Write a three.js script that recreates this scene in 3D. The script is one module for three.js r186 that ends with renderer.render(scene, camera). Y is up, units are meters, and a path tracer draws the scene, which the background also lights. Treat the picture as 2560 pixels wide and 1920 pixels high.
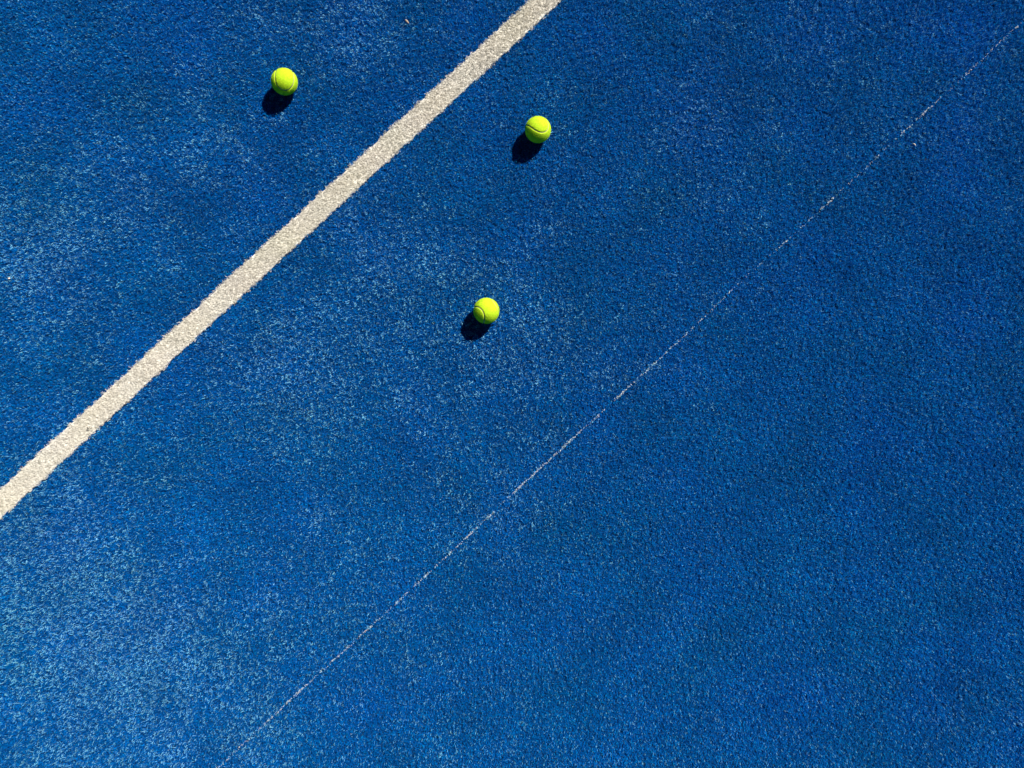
import * as THREE from 'three';
import { mergeGeometries, mergeVertices } from 'three/addons/utils/BufferGeometryUtils.js';
import { ImprovedNoise } from 'three/addons/math/ImprovedNoise.js';

/* ------------------------------------------------ camera, sky, sun, exposure */
const scene = new THREE.Scene();
const HEIGHT = 2.131, FOCAL = 2050;                 // metres above the pile; focal length in photograph pixels
const camera = new THREE.PerspectiveCamera(2 * Math.atan(960 / FOCAL) * 180 / Math.PI, 4 / 3, 0.05, 600);
camera.position.set(0, HEIGHT, 0);
camera.up.set(0, 0, -1);
camera.lookAt(0, 0, 0);

const renderer = new THREE.WebGLRenderer({ antialias: true });
renderer.setSize(1024, 768);
renderer.toneMapping = THREE.LinearToneMapping;
renderer.toneMappingExposure = 1.9;
renderer.shadowMap.enabled = true;

const SUN = new THREE.Vector3(24.3, 31.8, -29.4).normalize();   // read from the three ball shadows

// clear deep-blue sky: dark zenith, paler towards the horizon
{
  const w = 128, h = 64, d = new Float32Array(w * h * 4);
  for (let j = 0; j < h; j++) for (let i = 0; i < w; i++) {
    const el = ((j + 0.5) / h - 0.5) * Math.PI, up = Math.max(0, Math.sin(el));
    const k = Math.pow(1 - up, 3), o = (j * w + i) * 4;
    d[o] = 0.0015 + 0.022 * k; d[o + 1] = 0.008 + 0.145 * k; d[o + 2] = 0.020 + 0.205 * k; d[o + 3] = 1;
  }
  const sky = new THREE.DataTexture(d, w, h, THREE.RGBAFormat, THREE.FloatType);
  sky.mapping = THREE.EquirectangularReflectionMapping;
  sky.magFilter = sky.minFilter = THREE.LinearFilter;
  sky.needsUpdate = true;
  scene.background = sky;
  scene.environment = sky;
}
const sun = new THREE.DirectionalLight(new THREE.Color().setRGB(1, 0.955, 0.88), 5.0);
sun.position.copy(SUN).multiplyScalar(12);
sun.target.position.set(0, 0, 0);
sun.castShadow = true;
sun.shadow.mapSize.set(4096, 4096);
Object.assign(sun.shadow.camera, { left: -4, right: 4, top: 4, bottom: -4, near: 1, far: 30 });
sun.shadow.bias = -0.0005;
scene.add(sun, sun.target);

/* ------------------------------------------------ helpers */
function rng(seed) {
  let a = seed >>> 0;
  return () => { a = (a + 0x6D2B79F5) >>> 0; let t = a; t = Math.imul(t ^ (t >>> 15), t | 1); t ^= t + Math.imul(t ^ (t >>> 7), t | 61); return ((t ^ (t >>> 14)) >>> 0) / 4294967296; };
}
const perlin = new ImprovedNoise();
const noise = (x, y, z = 0) => perlin.noise(x + 137.31, y + 71.77, z + 13.9);
const fbm = (x, y, n = 3) => { let s = 0, a = 1, t = 0; for (let i = 0; i < n; i++) { s += a * noise(x, y, i * 7.7); t += a; a *= 0.55; x *= 2.1; y *= 2.1; } return s / t; };
const PX = FOCAL / HEIGHT;                                        // photograph pixels per metre on the pile
const gx = (px) => (px - 1280) / PX, gz = (py) => (py - 960) / PX;  // survey of the court, metres from the point under the camera
const clamp = (v, a = 0, b = 1) => Math.min(b, Math.max(a, v));
function tag(o, label, category, group, kind) {
  if (label) o.userData.label = label;
  if (category) o.userData.category = category;
  if (group) o.userData.group = group;
  if (kind) o.userData.kind = kind;
  return o;
}
function mesh(name, geometry, material, parent) {
  const m = new THREE.Mesh(geometry, material);
  m.name = name; m.castShadow = m.receiveShadow = true;
  (parent ?? scene).add(m);
  return m;
}

/* ------------------------------------------------ survey: the line, the seam, where dust lies */
const GROUND = -0.0065;                                           // sand infill between the fibres; fibre tips end near y = 0
const lineA = new THREE.Vector2(gx(1364.5), gz(0)), lineB = new THREE.Vector2(gx(0), gz(1259.5));
const lineDir = lineB.clone().sub(lineA).normalize(), lineN = new THREE.Vector2(-lineDir.y, lineDir.x);
const LINE_HALF = 0.0288;
const along = (x, z) => (x - lineA.x) * lineDir.x + (z - lineA.y) * lineDir.y;
const across = (x, z) => (x - lineA.x) * lineN.x + (z - lineA.y) * lineN.y;
const wobble = (s, side) => 0.0020 * noise(s * 42, side * 9.1) + 0.0016 * noise(s * 13, side * 5.7 + 3) + 0.0012 * noise(s * 2.1, side * 3.3);
const onLine = (x, z) => { const t = across(x, z), s = along(x, z); return t > -LINE_HALF + wobble(s, -1) && t < LINE_HALF + wobble(s, 1); };

// patches of pale dust and sand trodden into the pile: [px, py, radius px, amount]
const PATCHES = [
  [150, 1560, 330, .30], [330, 1760, 380, .18], [90, 1360, 240, .18], [480, 1560, 260, .12], [450, 1150, 190, .17], [800, 850, 230, .20],
  [690, 930, 170, .14], [1010, 660, 200, .15], [1250, 820, 270, .20], [850, 70, 190, .22], [480, 310, 230, .22], [60, 640, 210, .28],
  [230, 480, 180, .12], [1700, 430, 260, .14], [2010, 150, 230, .15], [2330, 260, 200, .06], [900, 1330, 260, .08], [1330, 1080, 200, .10],
  [1560, 760, 200, .08], [560, 1000, 140, .10], [160, 900, 160, .10], [1130, 1250, 170, .10], [930, 230, 150, .10],
  [470, 1270, 230, -.26], [1480, 560, 170, -.08], [2250, 1400, 640, -.20], [100, 90, 200, -.12], [620, 560, 150, -.08], [2100, 900, 300, -.05], [1750, 1650, 400, -.06], [1200, 470, 130, -.06],
].map(([a, b, r, k]) => [gx(a), gz(b), (PX / r) ** 2, k * 0.75]);
function dust(x, z) {
  let v = 0.22 + 0.16 * fbm(x * 3.1, z * 3.1, 2) + 0.26 * fbm(x * 11, z * 11, 3) + 0.08 * noise(x * 48, z * 48);
  for (const [a, b, k, amt] of PATCHES) { const q = ((x - a) ** 2 + (z - b) ** 2) * k; if (q < 5) v += amt * Math.exp(-q); }
  return clamp(v, 0.02, 0.95);
}

/* ------------------------------------------------ court ground: sand-filled backing, one sheet to the horizon */
{
  const n = 512, d = new Uint8Array(n * n * 4), r = rng(3);
  for (let j = 0; j < n; j++) for (let i = 0; i < n; i++) {
    const m = 0.5 + 0.5 * Math.sin(i / n * 2 * Math.PI * 3 + 2 * Math.sin(j / n * 2 * Math.PI * 2)) * Math.sin(j / n * 2 * Math.PI * 4);
    const g = r(), o = (j * n + i) * 4, pale = g > 0.93 - 0.05 * m ? 1 : 0, k = 0.55 + 0.6 * r();
    d[o] = pale ? 48 * k : 5 * k; d[o + 1] = pale ? 98 * k : 66 * k; d[o + 2] = pale ? 145 * k : 125 * k; d[o + 3] = 255;
  }
  const t = new THREE.DataTexture(d, n, n);
  t.colorSpace = THREE.SRGBColorSpace; t.wrapS = t.wrapT = THREE.RepeatWrapping; t.magFilter = THREE.LinearFilter; t.minFilter = THREE.LinearMipmapLinearFilter; t.generateMipmaps = true;
  t.repeat.set(400 / 0.9, 400 / 0.9); t.needsUpdate = true;
  const g = new THREE.PlaneGeometry(400, 400); g.rotateX(-Math.PI / 2); g.translate(0, GROUND, 0);
  const court = mesh('court_ground', g, new THREE.MeshPhysicalMaterial({ map: t, roughness: 1, specularIntensity: 0.1 }));
  tag(court, 'blue sand-filled court ground under the turf', 'ground', null, 'structure');
}

/* ------------------------------------------------ turf fibres */
// one upright, curling ribbon of polymer
function blade(out, r, x, z, y0, height, lean, width, color, seg = 3) {
  const a = r() * Math.PI * 2, tw = r() * Math.PI * 2, twist = (r() - 0.5) * 2.4, cx = Math.cos(a), cz = Math.sin(a);
  const base = out.pos.length / 3, drop = r() * 0.35;
  for (let i = 0; i <= seg; i++) {
    const t = i / seg, l = lean * (t * t), y = y0 + height * (t * (1 + drop) - drop * t * t * t), w = width * (1 - 0.45 * t) / 2, q = tw + twist * t;
    const bx = x + cx * l + 0.25 * lean * Math.sin(t * 4 + tw) * -cz, bz = z + cz * l + 0.25 * lean * Math.sin(t * 4 + tw) * cx;
    out.pos.push(bx - Math.cos(q) * w, y, bz - Math.sin(q) * w, bx + Math.cos(q) * w, y, bz + Math.sin(q) * w);
    out.col.push(...color, ...color);
    if (i < seg) { const o = base + i * 2; out.idx.push(o, o + 1, o + 2, o + 1, o + 3, o + 2); }
  }
}
function clump(seed, count, radius, pick, shape) {
  const r = rng(seed), out = { pos: [], col: [], idx: [] };
  for (let i = 0; i < count; i++) {
    const a = r() * 6.283, q = radius * Math.sqrt(r()), s = shape(r);
    const col = pick(r, i), frayed = col[1] > 0.38;
    blade(out, r, Math.cos(a) * q, Math.sin(a) * q, 0, s.h * (frayed ? 1.15 : 1), s.lean * (frayed ? 1.2 : 1), s.w, col);
  }
  const g = new THREE.BufferGeometry();
  g.setAttribute('position', new THREE.Float32BufferAttribute(out.pos, 3));
  g.setAttribute('color', new THREE.Float32BufferAttribute(out.col, 3));
  g.setIndex(out.idx); g.computeVertexNormals();
  return g;
}
const fibre = new THREE.MeshPhysicalMaterial({ vertexColors: true, roughness: 0.85, specularIntensity: 0.015, transmission: 0.3, thickness: 0, side: THREE.DoubleSide, name: 'turf_fibre' });

const blueShape = (r) => ({ h: 0.0042 + 0.0036 * r(), lean: 0.001 + 0.0042 * r(), w: 0.0007 + 0.0007 * r() });
const mix = (a, b, t) => a.map((v, i) => v + (b[i] - v) * t);
const BLUE = [0.0006, 0.152, 0.52], DEEP = [0.0004, 0.103, 0.395], SKYBLUE = [0.004, 0.33, 0.66], PALE = [0.30, 0.71, 0.90];
const blueFor = (share) => (r) => {
  const k = r();
  if (k < share) return mix(SKYBLUE, PALE, 0.35 + 0.65 * r());
  if (k < share * 1.7) return mix(BLUE, SKYBLUE, r());
  return mix(DEEP, BLUE, 0.25 + 0.75 * r());
};
const SHARES = [0.075, 0.115, 0.165, 0.235];
const VARIANTS = 5;
const clumps = SHARES.map((s, k) => Array.from({ length: VARIANTS }, (_, v) => clump(100 + k * 20 + v, 22, 0.0058, blueFor(s), blueShape)));

// spots: dense where the photograph looks, thinner further out
const turf = new THREE.Group(); turf.name = 'artificial_turf';
tag(turf, 'short curly blue artificial turf covering the court', 'turf', null, 'stuff');
scene.add(turf);
{
  const r = rng(11), lists = clumps.map((c) => c.map(() => [])), half = [3.3, 2.8];
  const put = (x, z) => {
    const t = across(x, z), s = along(x, z);
    if (t > -LINE_HALF + wobble(s, -1) - 0.001 && t < LINE_HALF + wobble(s, 1) + 0.001) return;
    const d = dust(x, z), k = clamp(Math.floor((d + (r() - 0.5) * 0.34) * 4.6), 0, SHARES.length - 1);
    lists[k][Math.floor(r() * VARIANTS)].push(x, z, d);
  };
  for (const [step, x0, x1, z0, z1, skip] of [[0.0080, -1.75, 1.75, -1.42, 1.42, false], [0.0115, -half[0], half[0], -half[1], half[1], true], [0.021, -5.4, 5.4, -4.8, 4.8, true]])
    for (let x = x0; x < x1; x += step) for (let z = z0; z < z1; z += step) {
      if (skip && (step > 0.02 ? Math.abs(x) < half[0] && Math.abs(z) < half[1] : Math.abs(x) < 1.75 && Math.abs(z) < 1.42)) continue;
      put(x + (r() - 0.5) * step * 1.2, z + (r() - 0.5) * step * 1.2);
    }
  const m = new THREE.Matrix4(), q = new THREE.Quaternion(), up = new THREE.Vector3(0, 1, 0), c = new THREE.Color();
  let total = 0;
  lists.forEach((row, k) => row.forEach((list, v) => {
    const n = list.length / 3; total += n;
    const im = new THREE.InstancedMesh(clumps[k][v], fibre, n);
    im.name = 'turf_fibres'; im.userData.kind = 'stuff'; im.castShadow = im.receiveShadow = true;
    for (let i = 0; i < n; i++) {
      const x = list[i * 3], z = list[i * 3 + 1];
      const tall = 1 + 0.14 * noise(x * 95, z * 95, 4) + 0.12 * noise(x * 30, z * 30, 9) + 0.08 * (r() - 0.5);
      const far = Math.abs(x) > half[0] || Math.abs(z) > half[1] ? 2.5 : Math.abs(x) > 1.75 || Math.abs(z) > 1.42 ? 1.4 : 1;
      q.setFromAxisAngle(up, r() * 6.2832);
      m.compose(new THREE.Vector3(x, GROUND, z), q, new THREE.Vector3(far, clamp(tall, 0.5, 1.45), far));
      im.setMatrixAt(i, m);
      const b = 1 + 0.20 * noise(x * 7, z * 7, 21) + 0.10 * (r() - 0.5), hue = noise(x * 4.5, z * 4.5, 33);
      c.setRGB(b, b * (1 + 0.08 * hue), b * (1 - 0.03 * hue));
      im.setColorAt(i, c);
    }
    turf.add(im);
  }));
  console.log('blue clumps', total);
}

/* ------------------------------------------------ white inlaid line */
const line = new THREE.Group(); line.name = 'court_line';
tag(line, 'straight off-white turf line inlaid diagonally across the blue court', 'line');
scene.add(line);
{
  // woven backing with uneven cut edges
  const pos = [], idx = [], N = 1070, L0 = -4.2, L1 = 6.2;
  for (let i = 0; i <= N; i++) {
    const s = L0 + (L1 - L0) * i / N;
    for (const side of [-1, 1]) {
      const t = side * (LINE_HALF - 0.002) + wobble(s, side);
      for (const y of [GROUND + 0.0046, GROUND + 0.0002]) pos.push(lineA.x + lineDir.x * s + lineN.x * t, y, lineA.y + lineDir.y * s + lineN.y * t);
    }
    if (i < N) { const o = i * 4, p = o + 4; idx.push(o, o + 2, p, o + 2, p + 2, p, o, p, o + 1, p, p + 1, o + 1, o + 2, o + 3, p + 2, p + 2, o + 3, p + 3); }
  }
  const g = new THREE.BufferGeometry();
  g.setAttribute('position', new THREE.Float32BufferAttribute(pos, 3)); g.setIndex(idx); g.computeVertexNormals();
  mesh('line_backing', g, new THREE.MeshStandardMaterial({ color: new THREE.Color().setRGB(0.68, 0.652, 0.595), roughness: 1, side: THREE.DoubleSide }), line);
  const W = [0.735, 0.705, 0.645], G = [0.67, 0.642, 0.585];
  const pick = (r) => mix(G, W, Math.pow(r(), 0.5));
  const shape = (r) => ({ h: 0.0042 + 0.0022 * r(), lean: 0.0012 + 0.0034 * r(), w: 0.0011 + 0.0008 * r() });
  const r = rng(31), white = Array.from({ length: 6 }, (_, v) => clump(500 + v, 22, 0.0045, pick, shape)), lists = white.map(() => []);
  const step = 0.0058;
  for (let s = L0; s < L1; s += step) for (let t = -0.036; t < 0.036; t += step) {
    const a = s + (r() - 0.5) * step, b = t + (r() - 0.5) * step;
    if (b < -LINE_HALF + wobble(a, -1) + 0.0012 || b > LINE_HALF + wobble(a, 1) - 0.0012) continue;
    lists[Math.floor(r() * 6)].push(lineA.x + lineDir.x * a + lineN.x * b, lineA.y + lineDir.y * a + lineN.y * b);
  }
  const m = new THREE.Matrix4(), q = new THREE.Quaternion(), up = new THREE.Vector3(0, 1, 0), c = new THREE.Color();
  lists.forEach((list, v) => {
    const n = list.length / 2, im = new THREE.InstancedMesh(white[v], fibre, n);
    im.name = 'line_fibres'; im.userData.kind = 'stuff'; im.castShadow = im.receiveShadow = true;
    for (let i = 0; i < n; i++) {
      const x = list[i * 2], z = list[i * 2 + 1], tall = 1.05 + 0.10 * noise(x * 110, z * 110, 5) + 0.06 * (r() - 0.5);
      q.setFromAxisAngle(up, r() * 6.2832);
      m.compose(new THREE.Vector3(x, GROUND + 0.0008, z), q, new THREE.Vector3(1, clamp(tall, 0.6, 1.5), 1));
      im.setMatrixAt(i, m);
      const b = 1 + 0.08 * noise(x * 16, z * 16, 2) + 0.08 * (r() - 0.5);
      im.setColorAt(i, c.setRGB(b, b * (1 + 0.02 * noise(x * 9, z * 9, 8)), b * (1 + 0.05 * noise(x * 9, z * 9, 11))));
    }
    line.add(im);
  });
}

/* ------------------------------------------------ loose sand, and sand caught along the seam of two rolls */
function grainGeometry(seed) {
  const r = rng(seed), g = mergeVertices(new THREE.IcosahedronGeometry(1, 0).deleteAttribute('uv').deleteAttribute('normal')), p = g.attributes.position;
  for (let i = 0; i < p.count; i++) { const k = 0.7 + 0.6 * r(); p.setXYZ(i, p.getX(i) * k, p.getY(i) * k * 0.8, p.getZ(i) * k); }
  g.computeVertexNormals();
  return g;
}
const grain = grainGeometry(8);
const sandMaterial = new THREE.MeshStandardMaterial({ color: 0xffffff, roughness: 0.9, name: 'sand' });
const SANDS = [[0.42, 0.62, 0.72], [0.56, 0.60, 0.60], [0.55, 0.53, 0.51], [0.30, 0.58, 0.72], [0.60, 0.66, 0.66]];
function grains(name, spots, parent) {
  const im = new THREE.InstancedMesh(grain, sandMaterial, spots.length), m = new THREE.Matrix4(), q = new THREE.Quaternion(), e = new THREE.Euler(), c = new THREE.Color(), r = rng(77);
  im.name = name; im.castShadow = im.receiveShadow = true; im.userData.kind = 'stuff';
  spots.forEach(([x, y, z, s, stretch = 1, turn = null], i) => {
    e.set(turn === null ? r() * 6 : 0, turn === null ? r() * 6 : turn, turn === null ? r() * 6 : 0); q.setFromEuler(e);
    m.compose(new THREE.Vector3(x, y, z), q, new THREE.Vector3(s * stretch, s, s));
    im.setMatrixAt(i, m);
    const k = 0.8 + 0.35 * r(), t = SANDS[Math.floor(r() * SANDS.length)];
    im.setColorAt(i, c.setRGB(t[0] * k, t[1] * k, t[2] * k));
  });
  (parent ?? scene).add(im);
  return im;
}
{
  const r = rng(41), spots = [];
  for (let i = 0; i < 260000 && spots.length < 52000; i++) {
    const x = (r() - 0.5) * 4.2, z = (r() - 0.5) * 3.4, d = dust(x, z), c = 0.5 + 0.5 * noise(x * 70, z * 70, 6);
    if (onLine(x, z) || r() > d * d * d * 1.1 * c * c * 2) continue;
    spots.push([x, GROUND + 0.0035 + 0.0032 * r(), z, 0.00045 + 0.00050 * r() * r()]);
  }
  tag(grains('loose_sand', spots), 'pale sand grains scattered among the blue turf fibres', 'sand', null, 'stuff');
}
{
  const r = rng(43), spots = [];
  const A = new THREE.Vector2(gx(2546), gz(64)), B = new THREE.Vector2(gx(567), gz(1898)), D = B.clone().sub(A), L = D.length(); D.normalize();
  const n = new THREE.Vector2(-D.y, D.x), turn = -Math.atan2(D.y, D.x);
  // heaps of sand met along the seam: [px, amount, half length px]
  const HEAPS = [[2480, .5, 40], [2314, 1, 16], [2270, .6, 30], [2180, .7, 20], [2071, 1, 18], [1960, .5, 14], [1736, .8, 16], [1690, .6, 26], [1640, .5, 20], [1550, .8, 22], [1490, .9, 10], [1415, 1.4, 26], [1346, 1.3, 26], [1300, .8, 20], [1230, .5, 26],
    [1169, 1, 16], [1120, .6, 20], [1053, .9, 18], [1005, .7, 20], [915, .9, 18], [820, .8, 26], [750, .8, 14], [715, .9, 16], [670, .6, 20], [600, .5, 26]];
  for (let i = 0; i < 114000; i++) {
    const s = -0.9 + r() * (L + 1.8), x0 = A.x + D.x * s, z0 = A.y + D.y * s, px = x0 * PX + 1280;
    let k = 0.09 + 0.26 * Math.max(0, noise(s * 15, 3.3)) + 0.25 * Math.max(0, noise(s * 55, 8.8));
    for (const [h, a, w] of HEAPS) k += 0.38 * a * Math.exp(-(((px - h) / w) ** 2));
    k *= px > 1650 ? 0.62 : 1;
    k *= 0.35 + 1.3 * Math.max(0, 0.5 + noise(s * 160, 1.7));
    if (r() > k * 0.092) continue;
    const off = (r() + r() - 1) * (0.0028 + 0.0014 * k) + 0.0034 * noise(s * 4, 5.5) + 0.0026 * noise(s * 26, 2.2);
    spots.push([x0 + n.x * off, GROUND + 0.0042 + 0.0035 * r(), z0 + n.y * off, 0.0004 + 0.00042 * r(), 1 + 1.6 * r(), turn + (r() - 0.5) * 0.9]);
  }
  console.log('seam grains', spots.length);
  tag(grains('turf_seam_sand', spots), 'thin broken pale streak of sand along the turf seam, parallel to the white line', 'sand', null, 'stuff');
}

/* ------------------------------------------------ tennis balls */
const R = 0.0328;
const ballParts = (() => {
  const N = 720, C = [], T = [];
  const at = (t) => new THREE.Vector3(.8 * Math.cos(t) + .2 * Math.cos(3 * t), .8 * Math.sin(t) - .2 * Math.sin(3 * t), 2 * Math.sqrt(.16) * Math.sin(2 * t)).normalize();
  for (let i = 0; i < N; i++) { const t = i / N * Math.PI * 2; C.push(at(t)); T.push(at(t + 1e-3).sub(at(t - 1e-3)).normalize().cross(at(t)).normalize()); }
  const seamOf = (v) => {                                          // signed angle from the seam, in radians
    let best = -2, k = 0;
    for (let i = 0; i < N; i += 6) { const d = v.dot(C[i]); if (d > best) { best = d; k = i; } }
    for (let i = k - 6; i <= k + 6; i++) { const j = (i + N) % N, d = v.dot(C[j]); if (d > best) { best = d; k = j; } }
    return Math.acos(clamp(best, -1, 1)) * Math.sign(v.dot(T[k]) || 1);
  };
  const ico = mergeVertices(new THREE.IcosahedronGeometry(1, 62).deleteAttribute('uv').deleteAttribute('normal'), 1e-5);
  const p = ico.attributes.position, sd = new Float32Array(p.count), pos = new Float32Array(p.count * 3), v = new THREE.Vector3();
  const W = 0.058;                                                 // half width of the seam groove
  for (let i = 0; i < p.count; i++) {
    v.fromBufferAttribute(p, i).normalize(); sd[i] = seamOf(v);
    const a = Math.abs(sd[i]);
    const groove = a < W ? 0.0009 : 0.0009 * Math.exp(-(((a - W) / 0.02) ** 2)) * 0.55;
    const nap = 0.00013 * noise(v.x * 34, v.y * 34, v.z * 34) + 0.00010 * noise(v.x * 75, v.y * 75, v.z * 75);
    v.multiplyScalar(R - groove + (a < W ? 0 : nap)); v.toArray(pos, i * 3);
  }
  const sets = [[], [], []], ix = ico.index.array;
  for (let i = 0; i < ix.length; i += 3) {
    const m = (sd[ix[i]] + sd[ix[i + 1]] + sd[ix[i + 2]]) / 3, wide = Math.max(Math.abs(sd[ix[i]]), Math.abs(sd[ix[i + 1]]), Math.abs(sd[ix[i + 2]]));
    sets[wide < W ? 2 : m > 0 ? 0 : 1].push(ix[i], ix[i + 1], ix[i + 2]);
  }
  const full = new THREE.BufferGeometry(); full.setAttribute('position', new THREE.BufferAttribute(pos, 3)); full.setIndex(Array.from(ix)); full.computeVertexNormals();
  const nrm = full.attributes.normal;
  const parts = sets.map((list) => {
    const map = new Map(), P = [], Nn = [], Cc = [], I = [];
    for (const i of list) {
      if (!map.has(i)) {
        map.set(i, map.size);
        P.push(pos[i * 3], pos[i * 3 + 1], pos[i * 3 + 2]); Nn.push(nrm.getX(i), nrm.getY(i), nrm.getZ(i));
        const k = 1 + 0.16 * noise(pos[i * 3] * 300, pos[i * 3 + 1] * 300, pos[i * 3 + 2] * 300) + 0.10 * noise(pos[i * 3] * 1500, pos[i * 3 + 1] * 1500, pos[i * 3 + 2] * 1500);
        Cc.push(k, k, k);
      }
      I.push(map.get(i));
    }
    const g = new THREE.BufferGeometry();
    g.setAttribute('position', new THREE.Float32BufferAttribute(P, 3)); g.setAttribute('normal', new THREE.Float32BufferAttribute(Nn, 3)); g.setAttribute('color', new THREE.Float32BufferAttribute(Cc, 3)); g.setIndex(I);
    return g;
  });
  // nap: short loose hairs standing off each felt panel
  const hairs = [{ pos: [], nor: [] }, { pos: [], nor: [] }], r = rng(91), a = new THREE.Vector3(), b = new THREE.Vector3();
  for (let i = 0; i < 80000; i++) {
    v.set(r() * 2 - 1, r() * 2 - 1, r() * 2 - 1); if (v.length() > 1 || v.length() < 0.1) { i--; continue; }
    v.normalize(); const s = seamOf(v); if (Math.abs(s) < W * 1.15) continue;
    a.set(r() - 0.5, r() - 0.5, r() - 0.5).cross(v).normalize(); b.crossVectors(v, a);
    const len = 0.0006 + 0.0017 * r() * r() * r(), lean = 0.0010 * (r() + 0.2), w = 0.00012, o = hairs[s > 0 ? 0 : 1];
    const q = v.clone().multiplyScalar(R - 0.0003), tip = v.clone().multiplyScalar(R + len).addScaledVector(a, lean);
    for (const u of [q.clone().addScaledVector(b, w), q.clone().addScaledVector(b, -w), tip]) { o.pos.push(u.x, u.y, u.z); o.nor.push(v.x, v.y, v.z); }
  }
  const fuzz = hairs.map((h) => { const g = new THREE.BufferGeometry(); g.setAttribute('position', new THREE.Float32BufferAttribute(h.pos, 3)); g.computeVertexNormals(); return g; });
  return { panels: [parts[0], parts[1]], seam: parts[2], fuzz };
})();
const YELLOW = new THREE.Color().setRGB(0.585, 0.78, 0.030);
const felt = new THREE.MeshPhysicalMaterial({ color: YELLOW, vertexColors: true, roughness: 1, specularIntensity: 0.2, sheen: 0.3, sheenRoughness: 0.5, sheenColor: new THREE.Color().setRGB(0.7, 0.95, 0.3), transmission: 0.16, thickness: 0, side: THREE.DoubleSide, name: 'felt' });
const nap = new THREE.MeshPhysicalMaterial({ color: YELLOW, roughness: 1, specularIntensity: 0.2, transmission: 0.5, thickness: 0, side: THREE.DoubleSide, name: 'felt_nap' });
const rubber = new THREE.MeshStandardMaterial({ color: new THREE.Color().setRGB(0.33, 0.33, 0.11), roughness: 0.8, name: 'seam_rubber' });
function makeBall() {
  const b = new THREE.Group(); b.name = 'tennis_ball';
  ballParts.panels.forEach((g, i) => {
    const panel = mesh('felt_panel', g, felt, b);
    mesh('felt_nap', ballParts.fuzz[i], nap, panel).userData.kind = 'stuff';
  });
  tag(mesh('seam', ballParts.seam, rubber, b), 'grey-brown rubber seam sunk between the felt panels');
  return b;
}
const ball0 = makeBall();
[
  [[-0.5829, -0.7744], [-0.0272, -0.0443, 0.9679, -0.2458], 'yellow-green tennis ball alone on its side of the white line'],
  [[0.0666, -0.6515], [0.3777, 0.0082, 0.8919, -0.2487], 'yellow-green tennis ball with a wavy seam, upper of the two right of the white line'],
  [[-0.0656, -0.1875], [-0.5871, 0.1592, -0.001, -0.7937], 'yellow-green tennis ball nearest the middle of the court, lowest of the three'],
].forEach(([[x, z], q, label], i) => {
  const b = i ? ball0.clone() : ball0;
  b.name = i ? `tennis_ball_00${i}` : 'tennis_ball';
  b.position.set(x, 0.031, z); b.quaternion.set(...q).normalize();
  b.userData = {};
  const worn = felt.clone(); worn.color.setRGB(...[[0.555, 0.765, 0.028], [0.585, 0.78, 0.032], [0.595, 0.795, 0.030]][i]);   // each ball faded a little differently
  b.children.forEach((p) => { if (p.name === 'felt_panel') p.material = worn; });
  tag(b, label, 'tennis ball', 'tennis balls lying on the court');
  scene.add(b);
});

/* ------------------------------------------------ bits of litter on the pile */
function flake(length, width, bend, thick, seed) {                  // a curled, tapering husk with thickness
  const r = rng(seed), n = 14, m = 6, pos = [], idx = [];
  for (const f of [1, -1]) for (let i = 0; i <= n; i++) for (let j = 0; j <= m; j++) {
    const t = i / n, u = j / m * 2 - 1, w = width * Math.pow(Math.sin(Math.PI * clamp(t * 0.94 + 0.05)), 0.7) * (1 - 0.35 * t) / 2;
    const c = bend * (t - 0.5) * (t - 0.5) * 4 * length * 0.25;
    pos.push((t - 0.5) * length, thick * f / 2 + w * 0.55 * (1 - u * u) + 0.0002 * noise(t * 6, u * 3, seed), u * w + c);
  }
  const s = (n + 1) * (m + 1);
  for (let i = 0; i < n; i++) for (let j = 0; j < m; j++) {
    const o = i * (m + 1) + j, p = o + m + 1;
    idx.push(o, o + 1, p, o + 1, p + 1, p, s + o, s + p, s + o + 1, s + o + 1, s + p, s + p + 1);
  }
  const g = new THREE.BufferGeometry(); g.setAttribute('position', new THREE.Float32BufferAttribute(pos, 3)); g.setIndex(idx); g.computeVertexNormals();
  return g;
}
function twig(length, radius, bend) {
  const c = new THREE.CatmullRomCurve3([new THREE.Vector3(-length / 2, 0, 0), new THREE.Vector3(-length * 0.1, radius * 0.5, bend), new THREE.Vector3(length / 2, 0, -bend * 0.3)]);
  return new THREE.TubeGeometry(c, 10, radius, 6);
}
const dry = (rr, g, b) => new THREE.MeshStandardMaterial({ color: new THREE.Color().setRGB(rr, g, b), roughness: 0.9, side: THREE.DoubleSide });
function bit(name, geometry, material, px, py, y, turn, label, category) {
  const o = mesh(name, geometry, material);
  o.position.set(gx(px), y, gz(py)); o.rotation.y = turn;
  return tag(o, label, category);
}
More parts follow.
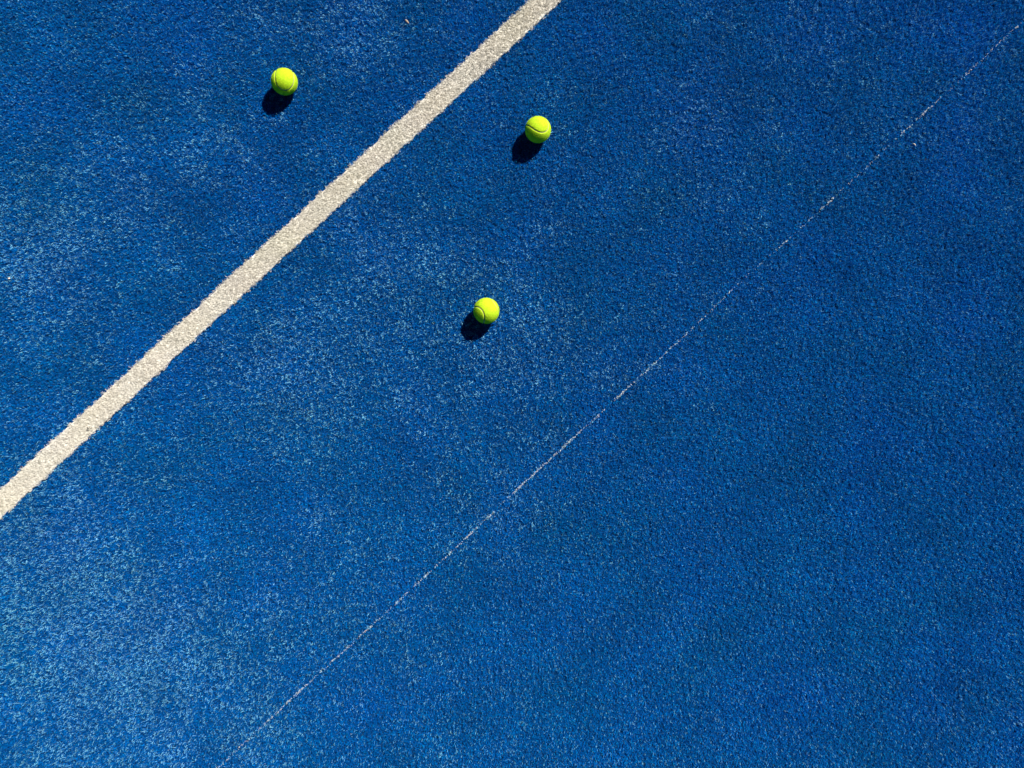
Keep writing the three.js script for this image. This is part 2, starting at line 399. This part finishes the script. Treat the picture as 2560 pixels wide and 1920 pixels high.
bit('dry_husk', flake(0.0145, 0.0064, 0.1, 0.0003, 1), dry(0.27, 0.22, 0.18), 1018, 54, 0.0006, -0.85, 'small curled brown husk lying on the turf at the top edge', 'husk');
bit('leaf_flake', flake(0.0085, 0.0032, 0.9, 0.0003, 2), dry(0.62, 0.58, 0.50), 2287, 361, 0.0006, -0.8, 'tiny curved pale flake beside the turf seam', 'flake');
{
  const g = new THREE.IcosahedronGeometry(0.0024, 1), p = g.attributes.position;
  for (let i = 0; i < p.count; i++) { const k = 1 + 0.25 * noise(p.getX(i) * 500, p.getY(i) * 500, p.getZ(i) * 500); p.setXYZ(i, p.getX(i) * k * 1.3, p.getY(i) * k * 0.7, p.getZ(i) * k); }
  g.computeVertexNormals();
  bit('stone_chip', g, dry(0.66, 0.58, 0.52), 22.5, 696, -0.0002, 0.5, 'whitish stone chip on the blue turf at the left edge', 'stone');
}
bit('dark_twig', twig(0.0066, 0.0011, 0.0009), dry(0.035, 0.028, 0.02), 223, 1070, 0.0052, -0.75, 'tiny dark bent twig lying on the white line', 'twig');
bit('brown_splinter', twig(0.0055, 0.00045, 0.0002), dry(0.24, 0.13, 0.07), 1368, 24, 0.0050, -1.2, 'thin brown splinter on the white line at the top edge', 'splinter');

function crumb(radius, seed) {
  const g = mergeVertices(new THREE.IcosahedronGeometry(radius, 1).deleteAttribute('uv').deleteAttribute('normal')), p = g.attributes.position;
  for (let i = 0; i < p.count; i++) { const k = 1 + 0.5 * noise(p.getX(i) * 420, p.getY(i) * 420 + seed, p.getZ(i) * 420); p.setXYZ(i, p.getX(i) * k, p.getY(i) * k * 0.6, p.getZ(i) * k * 1.25); }
  g.computeVertexNormals();
  return g;
}
bit('dark_crumb', crumb(0.0021, 3), dry(0.02, 0.016, 0.02), 962, 758, -0.0005, 0.6, 'tiny black crumb on the blue turf left of the lowest ball', 'crumb');
bit('dark_crumb_001', crumb(0.0017, 7), dry(0.03, 0.02, 0.04), 53, 1166, -0.0008, 0.2, 'tiny black crumb at the upper edge of the white line, far left', 'crumb');

renderer.render(scene, camera);
